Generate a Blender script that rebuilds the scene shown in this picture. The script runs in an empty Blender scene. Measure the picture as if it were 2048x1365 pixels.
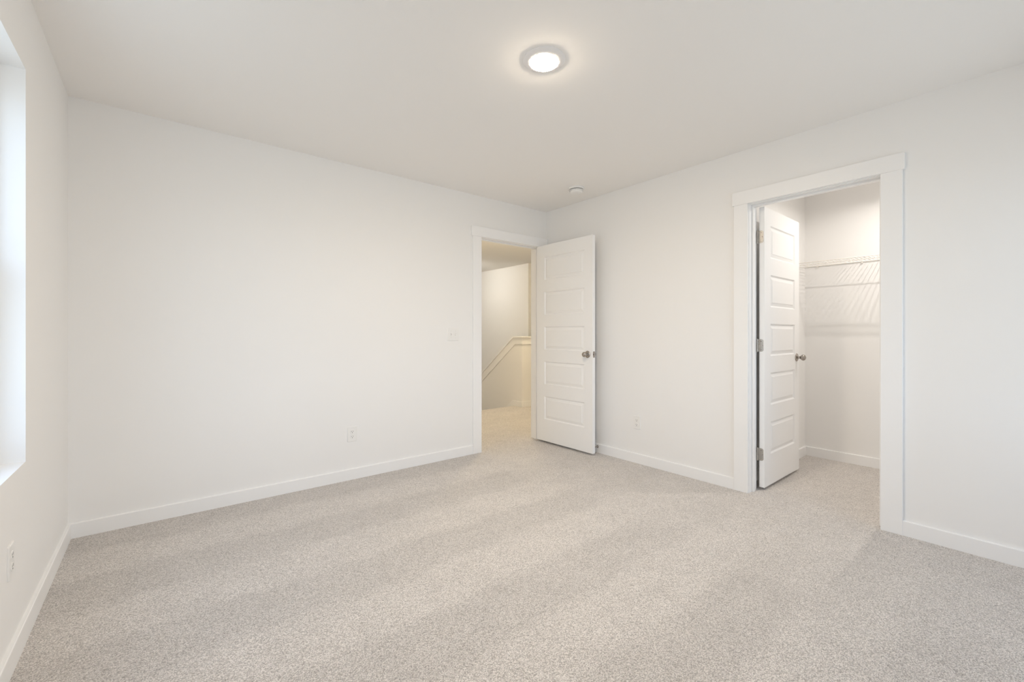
import bpy, bmesh, math
from mathutils import Vector, Matrix

sc = bpy.context.scene
COL = sc.collection

# ------------------------------------------------------------------ camera
F_PX, YAW, HORIZON = 865.15, 39.1617, 667.7          # solved from the room's edges (2048 x 1365 frame)
cam_d = bpy.data.cameras.new('camera')
cam_d.sensor_width = 36.0
cam_d.lens = F_PX / 2048 * 36.0
cam_d.shift_y = (HORIZON - 682.5) / 2048
cam_d.clip_start = 0.02
cam = bpy.data.objects.new('camera', cam_d)
COL.objects.link(cam)
cam.location = (-3.238, -3.389, 1.1305)
cam.rotation_euler = (math.radians(90), 0, -math.radians(YAW))
sc.camera = cam

# ------------------------------------------------------------------ world and exposure
SKY = 4.1
w = bpy.data.worlds.new('world'); sc.world = w; w.use_nodes = True
nt = w.node_tree; nt.nodes.clear()
tc = nt.nodes.new('ShaderNodeTexCoord'); sp = nt.nodes.new('ShaderNodeSeparateXYZ')
cr = nt.nodes.new('ShaderNodeValToRGB'); bg = nt.nodes.new('ShaderNodeBackground'); wo = nt.nodes.new('ShaderNodeOutputWorld')
mr = nt.nodes.new('ShaderNodeMapRange'); mr.inputs['From Min'].default_value = -0.3; mr.inputs['From Max'].default_value = 0.9
nt.links.new(tc.outputs['Generated'], sp.inputs[0]); nt.links.new(sp.outputs['Z'], mr.inputs['Value'])
nt.links.new(mr.outputs[0], cr.inputs[0]); nt.links.new(cr.outputs[0], bg.inputs[0]); nt.links.new(bg.outputs[0], wo.inputs[0])
cr.color_ramp.elements[0].position = 0.20; cr.color_ramp.elements[0].color = (0.40, 0.46, 0.51, 1)
cr.color_ramp.elements[1].position = 0.30; cr.color_ramp.elements[1].color = (0.67, 0.82, 1.0, 1)
e = cr.color_ramp.elements.new(1.0); e.color = (0.46, 0.61, 0.86, 1)
bg.inputs[1].default_value = SKY

sc.view_settings.view_transform = 'Standard'
sc.view_settings.look = 'None'
sc.view_settings.exposure = 0.13
sc.view_settings.gamma = 1.0
sc.view_settings.use_curve_mapping = False
sc.cycles.max_bounces = 14
sc.cycles.diffuse_bounces = 10
sc.cycles.transparent_max_bounces = 12

LED_MAIN = 450.0      # bedroom flush light
LED_HALL = 104.0
LED_STAIR = 49.0
BULB_CLOSET = 2850.0

# ------------------------------------------------------------------ materials
def principled(name, col, rough=0.6, metal=0.0, spec=0.5):
    m = bpy.data.materials.new(name); m.use_nodes = True
    b = m.node_tree.nodes['Principled BSDF']
    b.inputs['Base Color'].default_value = (*col, 1); b.inputs['Roughness'].default_value = rough
    b.inputs['Metallic'].default_value = metal; b.inputs['Specular IOR Level'].default_value = spec
    return m, b

def paint(name, col, rough=0.65, bump=0.06, scale=260, spec=0.25):
    m, b = principled(name, col, rough, 0, spec)
    n = m.node_tree.nodes; l = m.node_tree.links
    t = n.new('ShaderNodeTexCoord'); no = n.new('ShaderNodeTexNoise'); no.inputs['Scale'].default_value = scale
    no.inputs['Detail'].default_value = 2
    bu = n.new('ShaderNodeBump'); bu.inputs['Strength'].default_value = bump; bu.inputs['Distance'].default_value = 0.001
    l.new(t.outputs['Object'], no.inputs['Vector']); l.new(no.outputs['Fac'], bu.inputs['Height']); l.new(bu.outputs[0], b.inputs['Normal'])
    return m

M_WALL = paint('wall_paint', (0.875, 0.870, 0.862))
M_CEIL = paint('ceiling_paint', (0.885, 0.870, 0.852), 0.9, 0.10, 180, 0.1)
M_TRIM = paint('trim_paint', (0.90, 0.90, 0.90), 0.38, 0.03, 60, 0.4)
M_DOOR = paint('door_paint', (0.90, 0.90, 0.90), 0.42, 0.03, 60, 0.4)
M_PLASTIC, _ = principled('white_plastic', (0.86, 0.855, 0.84), 0.35)
M_DARK, _ = principled('dark_slot', (0.03, 0.03, 0.03), 0.6)
M_GREY, _ = principled('grey_gap', (0.08, 0.075, 0.07), 0.7)
M_NICKEL, nb = principled('satin_nickel', (0.42, 0.385, 0.35), 0.26, 1.0)
M_STEEL, _ = principled('hinge_steel', (0.50, 0.47, 0.43), 0.38, 1.0)
M_WIRE, _ = principled('white_vinyl_wire', (0.84, 0.81, 0.76), 0.35)
M_RUBBER, _ = principled('white_rubber', (0.75, 0.75, 0.73), 0.7)
M_VINYL, _ = principled('window_vinyl', (0.90, 0.90, 0.90), 0.35)
M_FIXTURE, _ = principled('fixture_white', (0.86, 0.84, 0.83), 0.5)

def emitter(name, col, strength):
    m = bpy.data.materials.new(name); m.use_nodes = True
    n = m.node_tree.nodes; n.clear()
    em = n.new('ShaderNodeEmission'); em.inputs[0].default_value = (*col, 1); em.inputs[1].default_value = strength
    o = n.new('ShaderNodeOutputMaterial'); m.node_tree.links.new(em.outputs[0], o.inputs[0])
    return m
M_LED = emitter('led_lens', (1.0, 0.83, 0.62), LED_MAIN)
M_LEDH = emitter('led_lens_warm', (1.0, 0.815, 0.52), LED_HALL)
M_LEDS = emitter('led_lens_stair', (1.0, 0.955, 0.87), LED_STAIR)
M_BULB = emitter('bulb_glow', (1.0, 0.94, 0.87), BULB_CLOSET)

m = bpy.data.materials.new('window_glass'); m.use_nodes = True
n = m.node_tree.nodes; n.clear()
tr = n.new('ShaderNodeBsdfTransparent'); tr.inputs[0].default_value = (0.93, 0.95, 0.94, 1)
gl = n.new('ShaderNodeBsdfGlossy'); gl.inputs['Roughness'].default_value = 0.0
fr = n.new('ShaderNodeFresnel'); fr.inputs[0].default_value = 1.45
mx = n.new('ShaderNodeMixShader'); o = n.new('ShaderNodeOutputMaterial')
L = m.node_tree.links
L.new(fr.outputs[0], mx.inputs[0]); L.new(tr.outputs[0], mx.inputs[1]); L.new(gl.outputs[0], mx.inputs[2]); L.new(mx.outputs[0], o.inputs[0])
M_GLASS = m

def carpet():
    m, b = principled('cut_pile_carpet', (0.6, 0.55, 0.5), 0.95, 0, 0.05)
    nt = m.node_tree; N = nt.nodes; L = nt.links
    def nd(t, **k):
        x = N.new(t)
        for a, v in k.items(): setattr(x, a, v)
        return x
    def val(x, name, v): x.inputs[name].default_value = v; return x
    tc = nd('ShaderNodeTexCoord')
    # twisted tufts, slightly longer along the pile
    mp = nd('ShaderNodeMapping'); mp.inputs['Rotation'].default_value = (0, 0, 0.6); mp.inputs['Scale'].default_value = (1.0, 1.12, 1.0)
    L.new(tc.outputs['Object'], mp.inputs[0])
    wob = nd('ShaderNodeTexNoise'); wob.inputs['Scale'].default_value = 60
    L.new(tc.outputs['Object'], wob.inputs['Vector'])
    add = nd('ShaderNodeVectorMath', operation='MULTIPLY_ADD'); add.inputs[1].default_value = (0.006, 0.006, 0)
    L.new(wob.outputs['Color'], add.inputs[0]); L.new(mp.outputs[0], add.inputs[2])
    vo = nd('ShaderNodeTexVoronoi'); vo.inputs['Scale'].default_value = 235
    L.new(add.outputs[0], vo.inputs['Vector'])
    n1 = nd('ShaderNodeTexNoise'); n1.inputs['Scale'].default_value = 330; n1.inputs['Detail'].default_value = 3; n1.inputs['Roughness'].default_value = 0.7
    L.new(tc.outputs['Object'], n1.inputs['Vector'])
    # yarn colour
    sepc = nd('ShaderNodeSeparateColor'); L.new(vo.outputs['Color'], sepc.inputs[0])
    mixf = nd('ShaderNodeMath', operation='MULTIPLY_ADD'); mixf.inputs[1].default_value = 0.45
    L.new(sepc.outputs[0], mixf.inputs[0])
    nsc = nd('ShaderNodeMath', operation='MULTIPLY'); nsc.inputs[1].default_value = 0.62; L.new(n1.outputs['Fac'], nsc.inputs[0])
    L.new(nsc.outputs[0], mixf.inputs[2])
    ramp = nd('ShaderNodeValToRGB'); L.new(mixf.outputs[0], ramp.inputs[0])
    E = ramp.color_ramp.elements
    E[0].position = 0.20; E[0].color = (0.40, 0.360, 0.332, 1)
    E[1].position = 0.72; E[1].color = (0.97, 0.92, 0.88, 1)
    x = E.new(0.40); x.color = (0.745, 0.698, 0.658, 1)
    # gaps between tufts
    gap = nd('ShaderNodeMapRange'); gap.inputs['From Min'].default_value = 0.42; gap.inputs['From Max'].default_value = 0.74
    gap.inputs['To Min'].default_value = 1.0; gap.inputs['To Max'].default_value = 0.70
    L.new(vo.outputs['Distance'], gap.inputs['Value'])
    # vacuum lanes running along x: pile brushed one way, then the other
    sp = nd('ShaderNodeSeparateXYZ'); L.new(tc.outputs['Object'], sp.inputs[0])
    ln = nd('ShaderNodeTexNoise'); ln.inputs['Scale'].default_value = 2.2; ln.inputs['Detail'].default_value = 4; L.new(tc.outputs['Object'], ln.inputs['Vector'])
    yy = nd('ShaderNodeMath', operation='MULTIPLY_ADD'); yy.inputs[1].default_value = 0.16; L.new(ln.outputs['Fac'], yy.inputs[0]); L.new(sp.outputs['Y'], yy.inputs[2])
    ph = nd('ShaderNodeMath', operation='MULTIPLY_ADD'); ph.inputs[1].default_value = 2 * math.pi / 0.615
    ph.inputs[2].default_value = (1.37 - 0.08) * 2 * math.pi / 0.615
    L.new(yy.outputs[0], ph.inputs[0])
    co = nd('ShaderNodeMath', operation='COSINE'); L.new(ph.outputs[0], co.inputs[0])          # +1 in the dark lanes
    st = nd('ShaderNodeMapRange', interpolation_type='SMOOTHSTEP'); st.inputs['From Min'].default_value = -0.45; st.inputs['From Max'].default_value = 0.45
    L.new(co.outputs[0], st.inputs['Value'])
    # the lanes stop where the sweeper turned towards the closet
    fx = nd('ShaderNodeMapRange', interpolation_type='SMOOTHSTEP'); fx.inputs['From Min'].default_value = -1.15; fx.inputs['From Max'].default_value = -0.75
    fx.inputs['To Min'].default_value = 1; fx.inputs['To Max'].default_value = 0.25
    L.new(sp.outputs['X'], fx.inputs['Value'])
    la = nd('ShaderNodeMath', operation='MULTIPLY'); L.new(st.outputs[0], la.inputs[0]); L.new(fx.outputs[0], la.inputs[1])
    # trodden patches
    pn = nd('ShaderNodeTexNoise'); pn.inputs['Scale'].default_value = 5.5; pn.inputs['Detail'].default_value = 5; pn.inputs['Roughness'].default_value = 0.65
    L.new(tc.outputs['Object'], pn.inputs['Vector'])
    pm = nd('ShaderNodeMapRange'); pm.inputs['From Min'].default_value = 0.3; pm.inputs['From Max'].default_value = 0.7
    pm.inputs['To Min'].default_value = 0.95; pm.inputs['To Max'].default_value = 1.05
    L.new(pn.outputs['Fac'], pm.inputs['Value'])
    lm = nd('ShaderNodeMapRange'); lm.inputs['To Min'].default_value = 1.03; lm.inputs['To Max'].default_value = 0.935
    L.new(la.outputs[0], lm.inputs['Value'])
    n2 = nd('ShaderNodeTexNoise'); n2.inputs['Scale'].default_value = 300; n2.inputs['Detail'].default_value = 1
    L.new(tc.outputs['Object'], n2.inputs['Vector'])
    sk = nd('ShaderNodeMapRange'); sk.inputs['From Min'].default_value = 0.30; sk.inputs['From Max'].default_value = 0.42
    sk.inputs['To Min'].default_value = 0.55; sk.inputs['To Max'].default_value = 1.0
    L.new(n2.outputs['Fac'], sk.inputs['Value'])
    k0 = nd('ShaderNodeMath', operation='MULTIPLY'); L.new(gap.outputs[0], k0.inputs[0]); L.new(sk.outputs[0], k0.inputs[1])
    k1 = nd('ShaderNodeMath', operation='MULTIPLY'); L.new(k0.outputs[0], k1.inputs[0]); L.new(lm.outputs[0], k1.inputs[1])
    k2 = nd('ShaderNodeMath', operation='MULTIPLY'); L.new(k1.outputs[0], k2.inputs[0]); L.new(pm.outputs[0], k2.inputs[1])
    vm = nd('ShaderNodeVectorMath', operation='SCALE'); L.new(ramp.outputs[0], vm.inputs[0]); L.new(k2.outputs[0], vm.inputs['Scale'])
    L.new(vm.outputs[0], b.inputs['Base Color'])
    # tuft relief
    hs = nd('ShaderNodeMath', operation='SUBTRACT'); L.new(n1.outputs['Fac'], hs.inputs[0]); L.new(vo.outputs['Distance'], hs.inputs[1])
    bu = nd('ShaderNodeBump'); bu.inputs['Strength'].default_value = 0.7; bu.inputs['Distance'].default_value = 0.006
    L.new(hs.outputs[0], bu.inputs['Height']); L.new(bu.outputs[0], b.inputs['Normal'])
    b.inputs['Sheen Weight'].default_value = 0.15
    b.inputs['Sheen Roughness'].default_value = 0.6
    return m
M_CARPET = carpet()

# ------------------------------------------------------------------ helpers
def box(bm, x0, y0, z0, x1, y1, z1):
    xs, ys, zs = sorted((x0, x1)), sorted((y0, y1)), sorted((z0, z1))
    v = [bm.verts.new((x, y, z)) for z in zs for y in ys for x in xs]
    for q in ((0, 2, 3, 1), (4, 5, 7, 6), (0, 1, 5, 4), (1, 3, 7, 5), (3, 2, 6, 7), (2, 0, 4, 6)):
        bm.faces.new([v[i] for i in q])

def prism(bm, pts, axis, a, b):
    """extrude a 2D polygon; axis 0: pts are (y,z); 1: (x,z); 2: (x,y)"""
    def P(p, t):
        return (t, p[0], p[1]) if axis == 0 else ((p[0], t, p[1]) if axis == 1 else (p[0], p[1], t))
    A = [bm.verts.new(P(p, a)) for p in pts]; B = [bm.verts.new(P(p, b)) for p in pts]
    bm.faces.new(A); bm.faces.new(B[::-1]); k = len(pts)
    for i in range(k):
        bm.faces.new((A[i], B[i], B[(i + 1) % k], A[(i + 1) % k]))

def frame_of(d):
    d = Vector(d).normalized(); up = Vector((0, 0, 1)) if abs(d.z) < 0.9 else Vector((1, 0, 0))
    u = d.cross(up).normalized(); return d, u, d.cross(u).normalized()

def lathe(bm, prof, org, d, seg=32, sx=1.0, sy=1.0):
    """prof: (radius, distance along d) pairs"""
    d, u, v = frame_of(d); org = Vector(org); rings = []
    for r, t in prof:
        if r < 1e-6: rings.append([bm.verts.new(org + d * t)])
        else: rings.append([bm.verts.new(org + d * t + u * (math.cos(2 * math.pi * i / seg) * r * sx) + v * (math.sin(2 * math.pi * i / seg) * r * sy)) for i in range(seg)])
    for a, b in zip(rings, rings[1:]):
        for i in range(seg):
            j = (i + 1) % seg
            if len(a) == 1 and len(b) == 1: continue
            if len(a) == 1: bm.faces.new((a[0], b[i], b[j]))
            elif len(b) == 1: bm.faces.new((a[i], a[j], b[0]))
            else: bm.faces.new((a[i], a[j], b[j], b[i]))

def rod(bm, p, q, r, seg=8):
    p = Vector(p); q = Vector(q); L = (q - p).length
    lathe(bm, [(0, 0), (r, 0), (r, L), (0, L)], p, q - p, seg)

def slab(bm, c, u, v, n, w, h, d, rad, seg=5):
    """rounded rectangle w x h centred at c, thickness d along n, front edge softened"""
    c, u, v, n = Vector(c), Vector(u), Vector(v), Vector(n)
    def ring(w, h, rad, off):
        out = []
        for (cx, cy, a0) in ((w/2-rad, h/2-rad, 0), (-w/2+rad, h/2-rad, 90), (-w/2+rad, -h/2+rad, 180), (w/2-rad, -h/2+rad, 270)):
            for i in range(seg + 1):
                a = math.radians(a0 + 90 * i / seg)
                out.append(bm.verts.new(c + u * (cx + rad * math.cos(a)) + v * (cy + rad * math.sin(a)) + n * off))
        return out
    s = min(0.0025, d * 0.5)
    R = [ring(w, h, rad, 0), ring(w, h, rad, d - s), ring(w - 2*s*0.9, h - 2*s*0.9, max(rad - s*0.9, 0.0003), d)]
    for a, b in zip(R, R[1:]):
        for i in range(len(a)):
            j = (i + 1) % len(a); bm.faces.new((a[i], a[j], b[j], b[i]))
    bm.faces.new(R[-1]); bm.faces.new(R[0][::-1])

def link(name, bm, mat, parent=None, smooth=False, bevel=0.0, label=None):
    bmesh.ops.recalc_face_normals(bm, faces=bm.faces)
    me = bpy.data.meshes.new(name); bm.to_mesh(me); bm.free()
    me.materials.append(mat)
    ob = bpy.data.objects.new(name, me); COL.objects.link(ob)
    if smooth:
        for p in me.polygons: p.use_smooth = True
        md = ob.modifiers.new('split', 'EDGE_SPLIT'); md.split_angle = math.radians(38)
    if bevel:
        md = ob.modifiers.new('bevel', 'BEVEL'); md.width = bevel; md.segments = 2; md.limit_method = 'ANGLE'
        md.harden_normals = False
    if parent: ob.parent = parent; ob.matrix_parent_inverse = parent.matrix_basis.inverted()   # geometry given in world space
    if label: ob['label'] = label
    return ob

def empty(name, loc=(0, 0, 0), rz=0):
    o = bpy.data.objects.new(name, None); COL.objects.link(o)
    o.location = loc; o.rotation_euler = (0, 0, rz); o.empty_display_size = 0.05
    return o

def tag(o, label, cat=None, kind=None, group=None):
    o['label'] = label
    if cat: o['category'] = cat
    if kind: o['kind'] = kind
    if group: o['group'] = group
    return o

def child(name, bm, mat, parent, **k):      # geometry already in the parent's own space
    ob = link(name, bm, mat, None, **k); ob.parent = parent
    return ob

# ------------------------------------------------------------------ dimensions
H = 2.44
XL = -3.63              # window wall
YF = -4.10              # wall behind the camera
T = 0.115               # partition thickness
AX0, AX1 = -0.860, -0.106     # bedroom doorway (jamb faces)
BY0, BY1 = -2.793, -2.075     # closet doorway (jamb faces)
DH = 2.046              # head jamb underside
JT = 0.018
CW = 0.0955             # casing width
CT = 0.018              # casing thickness
CX1, CY1, CY0 = 1.432, -1.985, -3.9     # closet inner faces
LX = 1.07; LY = 1.66; TOPY = 1.85; SL = 0.734; FAR = 2.08; FARY = 2.66; HX0, HX1, HY1 = -1.7, 3.3, 5.6; LOW = -2.75

# ------------------------------------------------------------------ shell
bm = bmesh.new()
box(bm, XL - 0.15, 0, 0, AX0 - JT, T, H); box(bm, AX1 + JT, 0, 0, HX1, T, H); box(bm, AX0 - JT, 0, DH + JT, AX1 + JT, T, H)
tag(link('wall_back', bm, M_WALL), 'white painted bedroom wall with the doorway to the stair landing', kind='structure')
bm = bmesh.new()
box(bm, 0, BY1 + JT, 0, T, 0, H); box(bm, 0, YF - .1, 0, T, BY0 - JT, H); box(bm, 0, BY0 - JT, DH + JT, T, BY1 + JT, H)
tag(link('wall_right', bm, M_WALL), 'white painted bedroom wall with the closet doorway', kind='structure')
# window wall: one deep recess with a window
WZ0, WZ1 = 0.648, 2.127
WIN = [(-1.905, -0.965)]
bm = bmesh.new()
WT = 0.165
box(bm, XL - WT, -0.965, 0, XL, 0.115, H); box(bm, XL - WT, YF - .1, 0, XL, WIN[0][0], H)
box(bm, XL - WT, WIN[0][0], 0, XL, -0.965, WZ0); box(bm, XL - WT, WIN[0][0], WZ1, XL, -0.965, H)
tag(link('wall_left', bm, M_WALL), 'white painted bedroom wall with the deep window recess', kind='structure')
FX0, FX1 = -2.42, -0.12                  # unseen recess added behind the viewpoint, sized for the daylight it lets in
bm = bmesh.new(); box(bm, XL - .15, YF - WT, 0, FX0, YF, H); box(bm, FX1, YF - WT, 0, T, YF, H)
box(bm, FX0, YF - WT, 0, FX1, YF, WZ0); box(bm, FX0, YF - WT, WZ1, FX1, YF, H)
tag(link('wall_front', bm, M_WALL), 'white painted bedroom wall behind the viewpoint', kind='structure')
bm = bmesh.new(); box(bm, XL - .165, YF - .1, H, HX1 + .1, HY1 + .1, H + .1)
ceil = tag(link('ceiling', bm, M_CEIL), 'flat off-white painted ceiling over bedroom, closet and landing', kind='structure')
bm = bmesh.new()
box(bm, XL, YF, -0.02, CX1, 0, 0)
box(bm, HX0, 0, -0.02, LX, TOPY - 0.02, 0); box(bm, LX, 0, -0.02, HX1, LY, 0)
bmesh.ops.remove_doubles(bm, verts=bm.verts, dist=1e-5)
tag(link('floor', bm, M_CARPET), 'beige cut pile carpet with faint vacuum lanes across the bedroom', kind='structure')
# closet shell
bm = bmesh.new(); box(bm, T, CY1, 0, CX1 + T, CY1 + T, H)
tag(link('wall_closet_left', bm, M_WALL), 'cream lit closet side wall behind the open closet door', kind='structure')
bm = bmesh.new(); box(bm, CX1, CY0 - T, 0, CX1 + T, CY1, H)
tag(link('wall_closet_back', bm, M_WALL), 'cream lit closet wall carrying the wire shelf', kind='structure')
bm = bmesh.new(); box(bm, T, CY0 - T, 0, CX1, CY0, H)
tag(link('wall_closet_right', bm, M_WALL), 'closet side wall out of sight beyond the doorway', kind='structure')
# landing and stairwell shell
bm = bmesh.new(); box(bm, FAR, FARY, LOW, HX1, FARY + T, H); box(bm, FAR, FARY + T, LOW, FAR + T, HY1, H)
tag(link('wall_stair_far', bm, M_WALL), 'cream wall beyond the stairs with a vertical corner', kind='structure')
bm = bmesh.new(); box(bm, HX0, LY + .1, LOW, 0.05, HY1, H)
tag(link('wall_stair_left', bm, M_WALL), 'wall on the left of the descending stairs', kind='structure')
bm = bmesh.new(); box(bm, HX0, HY1, LOW, HX1, HY1 + .1, H)
tag(link('wall_stair_end', bm, M_WALL), 'wall at the foot end of the stairwell', kind='structure')
bm = bmesh.new(); box(bm, HX0 - .1, T, 0, HX0, HY1, H)
tag(link('wall_landing_left', bm, M_WALL), 'wall closing the left end of the landing', kind='structure')
bm = bmesh.new(); box(bm, HX1, 0, LOW, HX1 + .1, HY1, H)
tag(link('wall_landing_right', bm, M_WALL), 'wall closing the right end of the landing', kind='structure')
bm = bmesh.new(); box(bm, LX, LY, LOW, HX1, LY + 0.02, -0.02)
# knee wall: level along the landing, then raking down with the stairs
KT = 0.11
yend = 5.2
box(bm, LX + KT, LY, -0.02, HX1, LY + KT, 1.05)
kz = 1.05
prism(bm, [(LY, -0.02), (LY, kz), (TOPY, kz), (yend, kz - SL * (yend - TOPY)), (yend, LOW), (LY + .02, LOW)], 0, LX, LX + KT)
tag(link('wall_stair_knee', bm, M_WALL), 'cream knee wall that drops diagonally beside the stairs', kind='structure')
# stairs
bm = bmesh.new()
run, rise = 0.255, 0.255 * SL
nst = 13
pts = [(TOPY - .03, -.001)]
y, z = TOPY, 0.0
for i in range(nst):
    pts += [(y - .004, z - .001), (y + .012, z - .012), (y + .012, z - .03), (y - .005, z - .035), (y - .005, z - rise)]
    z -= rise; y += run
pts += [(y, z), (y, z - .25), (TOPY - .03, -.25)]
prism(bm, pts, 0, 0.05, LX)
tag(link('stairs', bm, M_CARPET), 'beige carpeted stairs going down past the landing edge', kind='structure')
bm = bmesh.new(); box(bm, HX0, LY, LOW - .05, HX1, HY1, LOW)
tag(link('floor_lower', bm, M_CARPET), 'carpeted floor at the bottom of the stairwell', kind='structure')

# ------------------------------------------------------------------ baseboards
BH, BT = 0.083, 0.014
def base(name, x0, y0, x1, y1, side, label):
    """run along x (y0==y1) or along y; side = direction it projects"""
    bm = bmesh.new(); c = 0.003
    if y0 == y1:
        s = side; prism(bm, [(y0, 0), (y0 + s * BT, 0), (y0 + s * BT, BH - c), (y0 + s * (BT - c), BH), (y0, BH)], 0, x0, x1)
    else:
        s = side; prism(bm, [(x0, 0), (x0 + s * BT, 0), (x0 + s * BT, BH - c), (x0 + s * (BT - c), BH), (x0, BH)], 1, y0, y1)
    return tag(link(name, bm, M_TRIM), label, kind='structure')
COX0, COX1 = AX0 - .004 - CW, -0.004                       # bedroom door casing outer edges
CBY0, CBY1 = BY0 - .004 - CW, BY1 + .004 + CW
base('baseboard_back', XL + BT, 0, COX0, 0, -1, 'white baseboard under the long blank wall left of the landing door')
base('baseboard_right', 0, CBY1, 0, 0, -1, 'white baseboard between the landing door and the closet doorway')
base('baseboard_right', 0, YF, 0, CBY0, -1, 'white baseboard beyond the closet doorway')
base('baseboard_left', XL, YF, XL, 0, 1, 'white baseboard under the window wall')
base('baseboard_front', XL + BT, YF, -BT, YF, 1, 'white baseboard behind the viewpoint')
base('baseboard_closet_left', T + .018, CY1, CX1, CY1, -1, 'short white baseboard in the closet behind the door')
base('baseboard_closet_back', CX1, CY0, CX1, CY1 - BT, -1, 'white baseboard below the closet wire shelf')
base('baseboard_closet_right', T + .1, CY0, CX1 - BT, CY0, 1, 'white baseboard at the hidden end of the closet')
bm = bmesh.new()
prism(bm, [(LY - BT, 0), (LY - BT, BH), (1.875, BH), (1.875 + 3.0, BH - SL * 3.0), (1.875 + 3.0, BH - SL * 3.0 - .22), (TOPY + .02, -.12), (TOPY, 0)], 0, LX - BT, LX)
box(bm, LX, LY - BT, 0, HX1, LY, BH)
tag(link('baseboard_stair', bm, M_TRIM, bevel=.002), 'white skirt board turning the knee wall corner and raking down the stairs', kind='structure')

# knee wall cap and apron
cap = tag(empty('trim_3', (LX, LY, 1.07)), 'white capped rail trim on top of the stair knee wall', kind='structure')
def rake(off_top, off_bot, y_start, y_stop):
    """polygon (y,z) of a band that runs level to the kink and then down the rake; offsets are perpendicular below the top line"""
    th = math.atan(SL); K = (1.853, 1.086); m = math.tan(th / 2)
    ln = math.hypot(1, SL); d = (1 / ln, -SL / ln); nrm = (-SL / ln, -1 / ln)      # down-left normal
    def line(off):
        k = (K[0] - off * m, K[1] - off)
        t = (y_stop - k[0]) / d[0]
        return (y_start, K[1] - off), k, (y_stop, k[1] + d[1] * t)
    a, b, c = line(off_top); p, q, r = line(off_bot)
    return [a, b, c, r, q, p]
bm = bmesh.new()
prism(bm, rake(0, .019, LY - .03, 5.2), 0, LX - .030, LX + KT + .03)
box(bm, LX + KT + .03, LY - .03, 1.067, HX1, LY + KT + .03, 1.086)
link('cap', bm, M_TRIM, cap, bevel=.002)
bm = bmesh.new()
prism(bm, rake(.019, .120, LY - .012, 5.2), 0, LX - .012, LX)
box(bm, LX, LY - .012, .966, HX1, LY, 1.067)
link('apron', bm, M_TRIM, cap, bevel=.0015)

# ------------------------------------------------------------------ door casings and jambs
def lined_opening(root, to_world, w0, w1, thick, stop):
    """to_world(a, n, z): a along the wall, n through it (0 = bedroom face, thick = other face)"""
    def bx(a0, n0, z0, a1, n1, z1):
        bm = bmesh.new(); p = to_world(a0, n0, z0); q = to_world(a1, n1, z1); box(bm, *p, *q); return bm
    for side, a in ((-1, w0), (1, w1)):
        link('jamb', bx(a, -.0005, 0, a + side * JT, thick + .0005, DH), M_TRIM, root, bevel=.001)
    link('head_jamb', bx(w0 - JT, -.0005, DH, w1 + JT, thick + .0005, DH + JT), M_TRIM, root, bevel=.001)
    s0, s1 = stop
    for side, a in ((1, w0), (-1, w1)):
        link('door_stop_strip', bx(a, s0, 0, a + side * .011, s1, DH - .011), M_TRIM, root, bevel=.002)
    link('door_stop_strip', bx(w0, s0, DH - .011, w1, s1, DH), M_TRIM, root, bevel=.002)

t1 = tag(empty('trim_1', (AX0, 0, 0)), 'white flat casing and jambs around the landing doorway', kind='structure')
W1 = lambda a, n, z: (a, n, z)
lined_opening(t1, W1, AX0, AX1, T, (.038, .073))
for nm, (a0, a1) in (('side_casing', (COX0, AX0 - .004)), ('side_casing', (AX1 + .004, COX1))):
    bm = bmesh.new(); box(bm, a0, -CT, 0, a1, 0, DH + .005); link(nm, bm, M_TRIM, t1, bevel=.0015)
bm = bmesh.new(); box(bm, COX0 - .016, -CT - .003, DH + .005, -0.001, 0, 2.146); link('head_casing', bm, M_TRIM, t1, bevel=.0015)
for a0, a1 in ((COX0, AX0 - .004), (AX1 + .004, AX1 + .004 + CW)):
    bm = bmesh.new(); box(bm, a0, T, 0, a1, T + CT, DH + .005); link('side_casing', bm, M_TRIM, t1, bevel=.0015)
bm = bmesh.new(); box(bm, COX0 - .012, T, DH + .005, AX1 + CW + .016, T + CT, 2.146); link('head_casing', bm, M_TRIM, t1, bevel=.0015)

t2 = tag(empty('trim_2', (0, BY0, 0)), 'white flat casing and jambs around the closet doorway', kind='structure')
W2 = lambda a, n, z: (n, a, z)
lined_opening(t2, W2, BY0, BY1, T, (.042, .077))
for a0, a1 in ((CBY0, BY0 - .004), (BY1 + .004, CBY1)):
    bm = bmesh.new(); box(bm, -CT, a0, 0, 0, a1, DH + .005); link('side_casing', bm, M_TRIM, t2, bevel=.0015)
bm = bmesh.new(); box(bm, -CT - .003, CBY0 - .010, DH + .005, 0, CBY1 + .010, 2.145); link('head_casing', bm, M_TRIM, t2, bevel=.0015)
for a0, a1 in ((CBY0, BY0 - .004), (BY1 + .004, CY1 - .001)):
    bm = bmesh.new(); box(bm, T, a0, 0, T + CT, a1, DH + .005); link('side_casing', bm, M_TRIM, t2, bevel=.0015)
bm = bmesh.new(); box(bm, T, CBY0 - .01, DH + .005, T + CT, CY1 - .001, 2.145); link('head_casing', bm, M_TRIM, t2, bevel=.0015)

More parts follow.
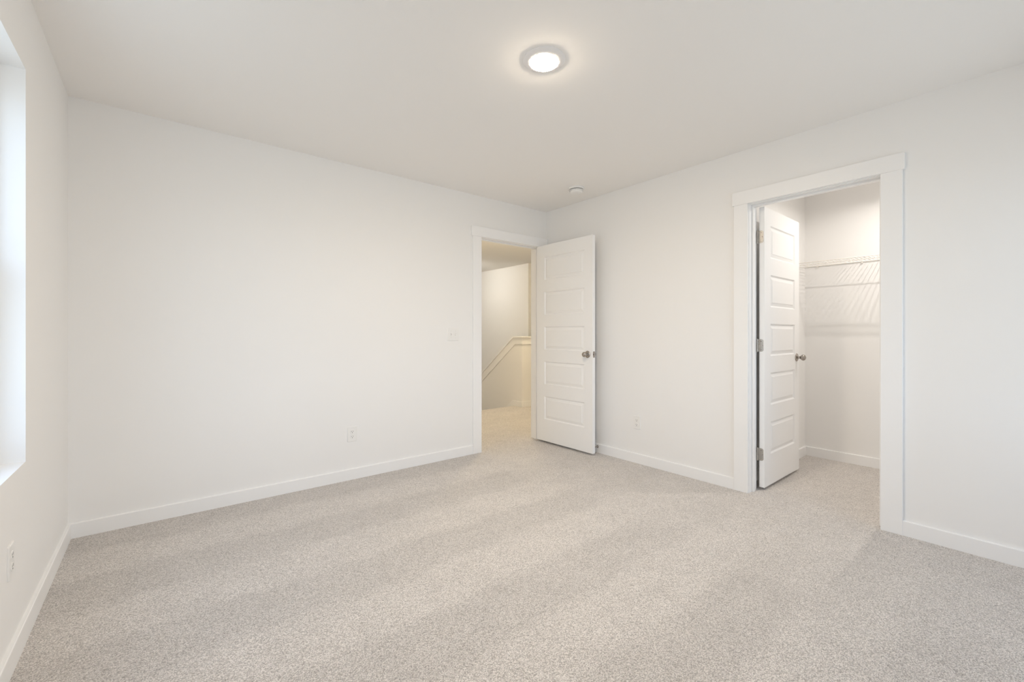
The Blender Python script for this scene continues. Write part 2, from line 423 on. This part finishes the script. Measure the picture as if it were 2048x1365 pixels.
# ------------------------------------------------------------------ doors
def leaf_mesh(w, h, t, panels, u0, u1):
    """door leaf in its own space: hinge edge x=0, free edge x=-w... along +x; thickness y 0..t; z 0..h; raised panels on both faces"""
    bm = bmesh.new()
    zs = [0]
    for a, b in panels: zs += [a, b]
    zs.append(h); xs = [0, u0, u1, w]
    rings = [(0, 0), (.0030, .0035), (.0075, .0085), (.0125, .0094), (.0330, .0036), (.0350, .0015)]
    for face, y, s in (('f', 0, 1), ('b', t, -1)):
        V = {}
        for i, x in enumerate(xs):
            for j, z in enumerate(zs): V[i, j] = bm.verts.new((x, y, z))
        for i in range(3):
            for j in range(len(zs) - 1):
                q = (V[i, j], V[i + 1, j], V[i + 1, j + 1], V[i, j + 1])
                if i == 1 and j % 2 == 1:
                    prev = list(q)
                    x0, x1, z0, z1 = xs[1], xs[2], zs[j], zs[j + 1]
                    for ins, dep in rings[1:]:
                        yy = y + s * dep
                        cur = [bm.verts.new(p) for p in ((x0 + ins, yy, z0 + ins), (x1 - ins, yy, z0 + ins), (x1 - ins, yy, z1 - ins), (x0 + ins, yy, z1 - ins))]
                        for k in range(4): bm.faces.new((prev[k], prev[(k + 1) % 4], cur[(k + 1) % 4], cur[k]))
                        prev = cur
                    bm.faces.new(prev)
                else: bm.faces.new(q)
    # edges
    c = [[(0, 0), (w, 0)], [(w, 0), (w, t)], [(w, t), (0, t)], [(0, t), (0, 0)]]
    for (a, b) in ((0, None),): pass
    bmesh.ops.recalc_face_normals(bm, faces=bm.faces)
    lay = {}
    for v in bm.verts: lay.setdefault((round(v.co.x, 5), round(v.co.y, 5), round(v.co.z, 5)), v)
    g = lambda x, y, z: lay[(round(x, 5), round(y, 5), round(z, 5))]
    for x in (0, w):
        for a, b in zip(zs, zs[1:]): bm.faces.new((g(x, 0, a), g(x, t, a), g(x, t, b), g(x, 0, b)))
    for z in (0, h):
        for a, b in zip(xs, xs[1:]): bm.faces.new((g(a, 0, z), g(b, 0, z), g(b, t, z), g(a, t, z)))
    return bm

def knob_parts(root, x, z, y, d, label=None):
    """passage knob on the face at local y, pointing along d (+1/-1)"""
    bm = bmesh.new()
    lathe(bm, [(0, 0), (.0325, 0), (.033, .002), (.031, .0055), (.024, .009), (.0125, .012), (.0105, .017), (.0105, .026), (.0125, .030)], (x, y, z), (0, d, 0), 40)
    rose = child('rose', bm, M_NICKEL, root, smooth=True)
    bm = bmesh.new()
    R, Lh = .0245, .0175
    prof = [(.011, .028)]
    for i in range(13):
        a = math.radians(-62 + 152 * i / 12)
        prof.append((max(R * math.cos(a), 0), .0475 + Lh * 1.12 * math.sin(a)))
    prof[-1] = (0, prof[-1][1])
    lathe(bm, prof, (x, y, z), (0, d, 0), 40)
    k = child('door_knob', bm, M_NICKEL, root, smooth=True)
    bm = bmesh.new(); lathe(bm, [(0, 0), (.0022, 0), (.0022, .0004), (0, .0004)], (x, y + d * (.0475 + Lh * 1.12 + .0001), z), (0, d, 0), 12)
    c = child('lock_hole', bm, M_DARK, k)
    return k

def hinge(root, z, pin, plate_to, jamb_dir):
    """butt hinge: knuckle at pin (x,y), leaf plate lying on the door's hinge edge; local space of the leaf"""
    hh = .0889
    bm = bmesh.new()
    for i in range(5):
        a = z - hh / 2 + i * hh / 5
        lathe(bm, [(0, 0), (.0058, .0), (.0060, .0008), (.0060, hh / 5 - .0010), (.0056, hh / 5 - .0003), (0, hh / 5 - .0003)], (pin[0], pin[1], a), (0, 0, 1), 16)
    lathe(bm, [(0, 0), (.0062, 0), (.0062, .0025), (.003, .004), (0, .0045)], (pin[0], pin[1], z + hh / 2), (0, 0, 1), 16)
    lathe(bm, [(0, 0), (.0062, 0), (.0062, .0025), (.003, .004), (0, .0045)], (pin[0], pin[1], z - hh / 2), (0, 0, -1), 16)
    h = child('hinge', bm, M_STEEL, root, smooth=True)
    # plate on the edge (edge lies at x=0, facing -x)
    y0, y1 = pin[1], plate_to
    c = ((0 - .0004), (y0 + y1) / 2, z); wv = abs(y1 - y0)
    bm = bmesh.new()
    s = 1 if y1 > y0 else -1
    rad = .014; pts = [(y0, z - hh / 2), (y1 - s * rad, z - hh / 2)]
    for i in range(1, 7):
        a = math.radians(15 * i); pts.append((y1 - s * rad + s * rad * math.sin(a), z - hh / 2 + rad - rad * math.cos(a)))
    for i in range(1, 7):
        a = math.radians(15 * i); pts.append((y1 - s * rad + s * rad * math.cos(a), z + hh / 2 - rad + rad * math.sin(a)))
    pts.append((y0, z + hh / 2))
    prism(bm, pts, 0, -.0022, .0)
    child('leaf_plate', bm, M_STEEL, h)
    bm = bmesh.new()
    for yy, zz in ((y1 - s * .015, .03), (y1 - s * .006, 0), (y1 - s * .015, -.03)):
        lathe(bm, [(0, 0), (.0042, 0), (.0042, .0005), (.003, .0010), (0, .0007)], (-.0022, yy, z + zz), (-1, 0, 0), 14)
    child('hinge_screw', bm, M_NICKEL, h, smooth=True)
    return h

PH = .236; PZ = [.227 + .3595 * i for i in range(5)]
def door(name, pin_world, angle, w, label):
    # local frame: x from hinge edge to free edge, y = thickness; the pin sits outside the y = t face ... see offsets
    root = tag(empty(name, (pin_world[0], pin_world[1], 0.020), angle), label, 'door', 'structure')
    h = 2.025; t = .035
    bm = leaf_mesh(w, h, t, [(a, a + PH) for a in PZ], .113, w - .100)
    ox, oy = .003, PINOFF
    bmesh.ops.translate(bm, verts=bm.verts, vec=(ox, oy, 0))
    leaf = child('door_leaf', bm, M_DOOR, root)
    md = leaf.modifiers.new('bevel', 'BEVEL'); md.width = .0012; md.segments = 2; md.limit_method = 'ANGLE'; md.angle_limit = math.radians(60)
    kz = .937 - .020; kx = ox + w - .060
    knob_parts(root, kx, kz, oy, -1); knob_parts(root, kx, kz, oy + t, 1)
    bm = bmesh.new(); slab(bm, (ox + w - .0002, oy + t / 2, kz), (0, 1, 0), (0, 0, 1), (1, 0, 0), .0255, .057, .0016, .003)
    lp = child('latch_plate', bm, M_NICKEL, root)
    bm = bmesh.new(); prism(bm, [(ox + w, oy + t/2 - .007), (ox + w + .011, oy + t/2 - .007), (ox + w + .011, oy + t/2 - .003), (ox + w + .002, oy + t/2 + .007), (ox + w, oy + t/2 + .007)], 2, kz - .008, kz + .008)
    child('latch_bolt', bm, M_NICKEL, lp)
    bm = bmesh.new()
    for dz in (-.021, .021): lathe(bm, [(0, 0), (.0036, 0), (.0036, .0006), (0, .0009)], (ox + w + .0014, oy + t/2, kz + dz), (1, 0, 0), 12)
    child('latch_screw', bm, M_STEEL, lp)
    for z in (1.83 - .02, 1.045 - .02, .257 - .02):
        hg = hinge(root, z, (0, 0), oy + t * .82 if oy >= 0 else oy + t * .18, 1)
        for c in hg.children: c.location.x = ox
    return root
# landing door: opens into the bedroom, stands nearly flat against the closet wall
# local x -> world -y ; local y -> world -x?  (rotation of -90 deg turns +x to -y and +y to +x)
PINOFF = -.047
d1 = door('door_1', (-.105, -.014), math.radians(-90 + 0.6), .750, 'white five-panel door standing open into the bedroom beside the landing doorway')
# closet door: opens into the closet; local x -> world +x, visible face at world y = pin - .047
d2 = door('door_2', (.127, -2.078), math.radians(0.3), .709, 'white five-panel door swung into the closet with three hinges showing')

# ------------------------------------------------------------------ windows
def window(name, y0, y1, label, front=False):
    x1 = XL - .085; x0 = x1 - .075
    root = tag(empty(name, (x0, (y0 + y1) / 2, WZ0)), label, 'window', 'structure')
    made = []
    fw = .045
    bm = bmesh.new()
    box(bm, x0, y0, WZ0, x1, y0 + fw, WZ1); box(bm, x0, y1 - fw, WZ0, x1, y1, WZ1)
    box(bm, x0, y0 + fw, WZ0, x1, y1 - fw, WZ0 + fw); box(bm, x0, y0 + fw, WZ1 - fw, x1, y1 - fw, WZ1)
    link('window_frame', bm, M_VINYL, root, bevel=.002)
    zm = (WZ0 + WZ1) / 2
    for nm, za, zb, xo in (('lower_sash', WZ0 + fw, zm + .02, .040), ('upper_sash', zm - .02, WZ1 - fw, .008)):
        s = .040; xa, xb = x0 + xo, x0 + xo + .028
        bm = bmesh.new()
        box(bm, xa, y0 + fw, za, xb, y0 + fw + s, zb); box(bm, xa, y1 - fw - s, za, xb, y1 - fw, zb)
        box(bm, xa, y0 + fw + s, za, xb, y1 - fw - s, za + s); box(bm, xa, y0 + fw + s, zb - s, xb, y1 - fw - s, zb)
        sash = link(nm, bm, M_VINYL, root, bevel=.002)
        bm = bmesh.new(); xm = (xa + xb) / 2
        v = [bm.verts.new(p) for p in ((xm, y0 + fw + s, za + s), (xm, y1 - fw - s, za + s), (xm, y1 - fw - s, zb - s), (xm, y0 + fw + s, zb - s))]
        bm.faces.new(v); g = link('glass_pane', bm, M_GLASS); g.parent = sash
    bm = bmesh.new(); ym = (y0 + y1) / 2
    box(bm, x0 + .068, ym - .03, zm + .02, x0 + .085, ym + .03, zm + .032); link('sash_lock', bm, M_VINYL, root, bevel=.002)
    if front:      # turn the finished window into the wall behind the viewpoint
        root.location = (front, YF - .160, WZ0); root.rotation_euler.z = math.radians(90)
    return root
window('window_1', WIN[0][0], WIN[0][1], 'white vinyl window set deep in the recess near the room corner')
window('added_window_2', -1.142, 0.0, 'added white vinyl window giving daylight from behind the viewpoint, nearer the window wall', FX0 + .571)  # this pair is unseen, added to bring cool daylight from behind the viewpoint
window('added_window_3', -1.142, 0.0, 'added white vinyl window giving daylight from behind the viewpoint, nearer the closet wall', FX1 - .571)
bm = bmesh.new(); box(bm, FX0 + 1.142, YF - .16, WZ0, FX1 - 1.142, YF - .08, WZ1)
tag(link('trim_4', bm, M_VINYL), 'narrow white mullion between the two added windows behind the viewpoint', kind='structure')
# light portals help the renderer find the sky through the two openings
for loc, rot, wd in [((XL - WT - .01, (a + b) / 2, (WZ0 + WZ1) / 2), (0, math.radians(-90), 0), b - a) for a, b in WIN] + [(((FX0 + FX1) / 2, YF - WT - .01, (WZ0 + WZ1) / 2), (math.radians(90), 0, 0), FX1 - FX0)]:
    ld = bpy.data.lights.new('sky_portal', 'AREA'); ld.shape = 'RECTANGLE'
    ld.size, ld.size_y = (WZ1 - WZ0, wd) if rot[1] else (wd, WZ1 - WZ0)
    ld.cycles.is_portal = True
    lo = bpy.data.objects.new('sky_portal', ld); COL.objects.link(lo)
    lo.location = loc; lo.rotation_euler = rot

# ------------------------------------------------------------------ ceiling lights and detector
def flush_light(x, y, lens, label, dome=False):
    root = tag(empty('ceiling_light', (x, y, H)), label, 'ceiling light')
    bm = bmesh.new()
    lathe(bm, [(.0, 0), (.1015, 0), (.1015, .0018), (.099, .0045), (.088, .0080), (.079, .0108), (.0710, .0128), (.0688, .0127), (.0688, .007), (0, .007)], (0, 0, 0), (0, 0, -1), 72)
    child('trim_ring', bm, M_FIXTURE, root, smooth=True)
    bm = bmesh.new()
    lathe(bm, [(.0686, .008), (.0684, .0132), (.063, .0154), (.051, .0178), (.036, .0195), (.018, .0205), (0, .0208)], (0, 0, 0), (0, 0, -1), 64)
    if dome:
        bm.free(); bm = bmesh.new()
        lathe(bm, [(.0686, .010)] + [(.0 + .125 * math.sin(math.radians(a)), .045 + .055 * -math.cos(math.radians(a))) for a in (50, 70, 90, 110, 130, 150, 165)] + [(0, .100)], (0, 0, 0), (0, 0, -1), 48)
    child('light_lens', bm, lens, root, smooth=True)
    return root
flush_light(-1.812, -1.881, M_LED, 'round flush white ceiling light glowing in the bedroom')
flush_light(.52, 1.05, M_LEDH, 'round warm glass dome ceiling light over the landing outside the door', True)
flush_light(1.15, 3.55, M_LEDS, 'round warm glass dome ceiling light over the stairwell', True)

root = tag(empty('closet_lamp', (.80, -2.783, H)), 'small reflector bulb in a white holder on the closet ceiling', 'lamp')
bm = bmesh.new(); lathe(bm, [(0, 0), (.057, 0), (.057, .012), (.045, .022), (.024, .030), (.022, .045), (0, .045)], (0, 0, 0), (0, 0, -1), 40)
child('lamp_holder', bm, M_PLASTIC, root, smooth=True)
bm = bmesh.new(); lathe(bm, [(.013, .046), (.015, .056), (.028, .078), (.0345, .090), (.0345, .103), (.0335, .103), (.0180, .098)], (0, 0, 0), (0, 0, -1), 32)
child('bulb_reflector', bm, M_PLASTIC, root, smooth=True)
bm = bmesh.new(); lathe(bm, [(.018, .0985), (.010, .0995), (0, .100)], (0, 0, 0), (0, 0, -1), 32)
child('bulb', bm, M_BULB, root, smooth=True)

root = tag(empty('smoke_detector', (-.335, -.740, H)), 'round white smoke detector on the ceiling near the room corner', 'smoke detector')
bm = bmesh.new(); lathe(bm, [(0, 0), (.0690, 0), (.0705, .003), (.0700, .013), (.067, .0160), (0, .0160)], (0, 0, 0), (0, 0, -1), 56)
child('mounting_base', bm, M_PLASTIC, root, smooth=True)
bm = bmesh.new(); lathe(bm, [(0, .0160), (.055, .0160), (.055, .0210), (0, .0210)], (0, 0, 0), (0, 0, -1), 56)
child('vent_gap', bm, M_GREY, root, smooth=True)
bm = bmesh.new(); lathe(bm, [(0, .0210), (.0590, .0210), (.0600, .0235), (.058, .034), (.052, .0425), (.042, .047), (.0, .0485)], (0, 0, 0), (0, 0, -1), 56)
body = child('detector_body', bm, M_PLASTIC, root, smooth=True)
bm = bmesh.new(); lathe(bm, [(.010, 0), (.0098, .0018), (.008, .0026), (0, .0028)], (.012, -.018, -.0478), (0, 0, -1), 24)
child('test_button', bm, M_PLASTIC, body, smooth=True)
bm = bmesh.new()
for i in range(28):
    a = 2 * math.pi * i / 28
    p = Vector((math.cos(a) * .0590, math.sin(a) * .0590, -.0275)); q = Vector((math.cos(a) * .0562, math.sin(a) * .0562, -.0362))
    rod(bm, p, q, .0012, 6)
child('vent_slot', bm, M_GREY, body)

# ------------------------------------------------------------------ outlets and switches
def plate_frame(pos, n):
    """returns root placed on the wall with local x = across, y = out of the wall, z = up"""
    return math.atan2(n[1], n[0]) - math.pi / 2
def outlet(pos, n, label):
    r = tag(empty('wall_outlet', pos, plate_frame(pos, n)), label, 'outlet')
    bm = bmesh.new(); slab(bm, (0, 0, 0), (1, 0, 0), (0, 0, 1), (0, 1, 0), .0705, .115, .0055, .004); child('cover_plate', bm, M_PLASTIC, r)
    for dz in (.0195, -.0195):
        bm = bmesh.new(); slab(bm, (0, .0050, dz), (1, 0, 0), (0, 0, 1), (0, 1, 0), .0335, .0285, .0022, .0125, 6)
        f = child('receptacle', bm, M_PLASTIC, r)
        bm = bmesh.new()
        box(bm, -.0073, .0070, dz - .001, -.0053, .0075, dz + .0078); box(bm, .0053, .0070, dz + .0, .0073, .0075, dz + .0068)
        lathe(bm, [(0, 0), (.0026, 0), (.0026, .0005), (0, .0005)], (0, .0070, dz - .0072), (0, 1, 0), 14)
        child('contact_slots', bm, M_DARK, f)
    bm = bmesh.new(); lathe(bm, [(0, 0), (.0032, 0), (.0030, .0008), (0, .0012)], (0, .0055, 0), (0, 1, 0), 16)
    child('cover_screw', bm, M_PLASTIC, r)
    return r
outlet((-2.080, 0, .350), (0, -1), 'white duplex outlet low on the long blank wall left of the landing door')
outlet((0, -1.146, .353), (-1, 0), 'white duplex outlet between the open landing door and the closet doorway')
outlet((XL, -1.190, .363), (1, 0), 'white duplex outlet low under the window recess')

r = tag(empty('light_switch', (-1.170, 0, 1.123), plate_frame(None, (0, -1))), 'white double toggle light switch beside the landing doorway', 'light switch')
bm = bmesh.new(); slab(bm, (0, 0, 0), (1, 0, 0), (0, 0, 1), (0, 1, 0), .1165, .115, .0055, .004); child('cover_plate', bm, M_PLASTIC, r)
for dx, up in ((-.023, -1), (.023, 1)):
    bm = bmesh.new(); box(bm, dx - .0052, .0054, -.0122, dx + .0052, .0060, .0122); s = child('toggle_slot', bm, M_RUBBER, r)
    bm = bmesh.new()
    prism(bm, [(.0055, -.0075), (.0055, .0075), (.0150, up * .0075 + .0035), (.0150, up * .0075 - .0035)], 0, dx - .0042, dx + .0042)
    child('toggle', bm, M_PLASTIC, s, bevel=.0006)
    for dz in (-.0302, .0302):
        bm = bmesh.new(); lathe(bm, [(0, 0), (.0032, 0), (.0030, .0008), (0, .0012)], (dx, .0055, dz), (0, 1, 0), 16); child('cover_screw', bm, M_RUBBER, r)

# ------------------------------------------------------------------ door stop on the baseboard behind the landing door
r = tag(empty('door_stop', (-BT, -.717, .058)), 'small nickel door stop on the baseboard behind the landing door', 'door stop')
bm = bmesh.new(); lathe(bm, [(0, 0), (.0125, 0), (.0125, .003), (.007, .006), (.0045, .010), (.0045, .058), (.0095, .060)], (0, 0, 0), (-1, 0, 0), 24)
child('stop_rod', bm, M_NICKEL, r, smooth=True)
bm = bmesh.new(); lathe(bm, [(0, .058), (.0105, .058), (.0110, .068), (.009, .074), (0, .0755)], (0, 0, 0), (-1, 0, 0), 24)
child('rubber_tip', bm, M_DARK, r, smooth=True)

# ------------------------------------------------------------------ closet wire shelf
SD = .305; ZS = 1.750; ys0, ys1 = CY0 + .01, CY1 - .006
xb, xf = CX1 - .006, CX1 - SD
shelf = tag(empty('wire_shelf', (CX1, CY1, ZS)), 'white ventilated wire shelf across the closet back wall', 'shelf')
bm = bmesh.new()
yy = ys1 - .012
while yy > ys0:
    rod(bm, (xb, yy, ZS + .002), (xf, yy, ZS + .002), .0017, 6)
    yy -= .0275
link('deck_wires', bm, M_WIRE, shelf, smooth=True)
for nm, x, z, rr in (('back_rail', xb - .002, ZS - .002, .0032), ('middle_rail', (xb + xf) / 2, ZS - .0015, .0028), ('front_rail', xf, ZS - .001, .0032), ('lower_front_rail', xf + .002, ZS - .040, .0034)):
    bm = bmesh.new(); rod(bm, (x, ys0, z), (x, ys1, z), rr, 10); link(nm, bm, M_WIRE, shelf, smooth=True)
yy = -2.093
while yy > ys0:
    bm = bmesh.new(); rod(bm, (xf, yy, ZS), (xf + .002, yy, ZS - .041), .0024, 8); link('riser_wire', bm, M_WIRE, shelf, smooth=True); yy -= .308
yy = -2.089
while yy > ys0:
    bm = bmesh.new(); box(bm, CX1 - .016, yy - .007, ZS - .016, CX1, yy + .007, ZS + .006); link('wall_clip', bm, M_WIRE, shelf, bevel=.002); yy -= .321
bm = bmesh.new(); box(bm, xf - .006, CY1 - .004, ZS - .048, xf + .014, CY1, ZS + .008); box(bm, xf - .006, CY1 - .018, ZS - .048, xf + .014, CY1 - .004, ZS - .043)
link('end_bracket', bm, M_WIRE, shelf, bevel=.001)
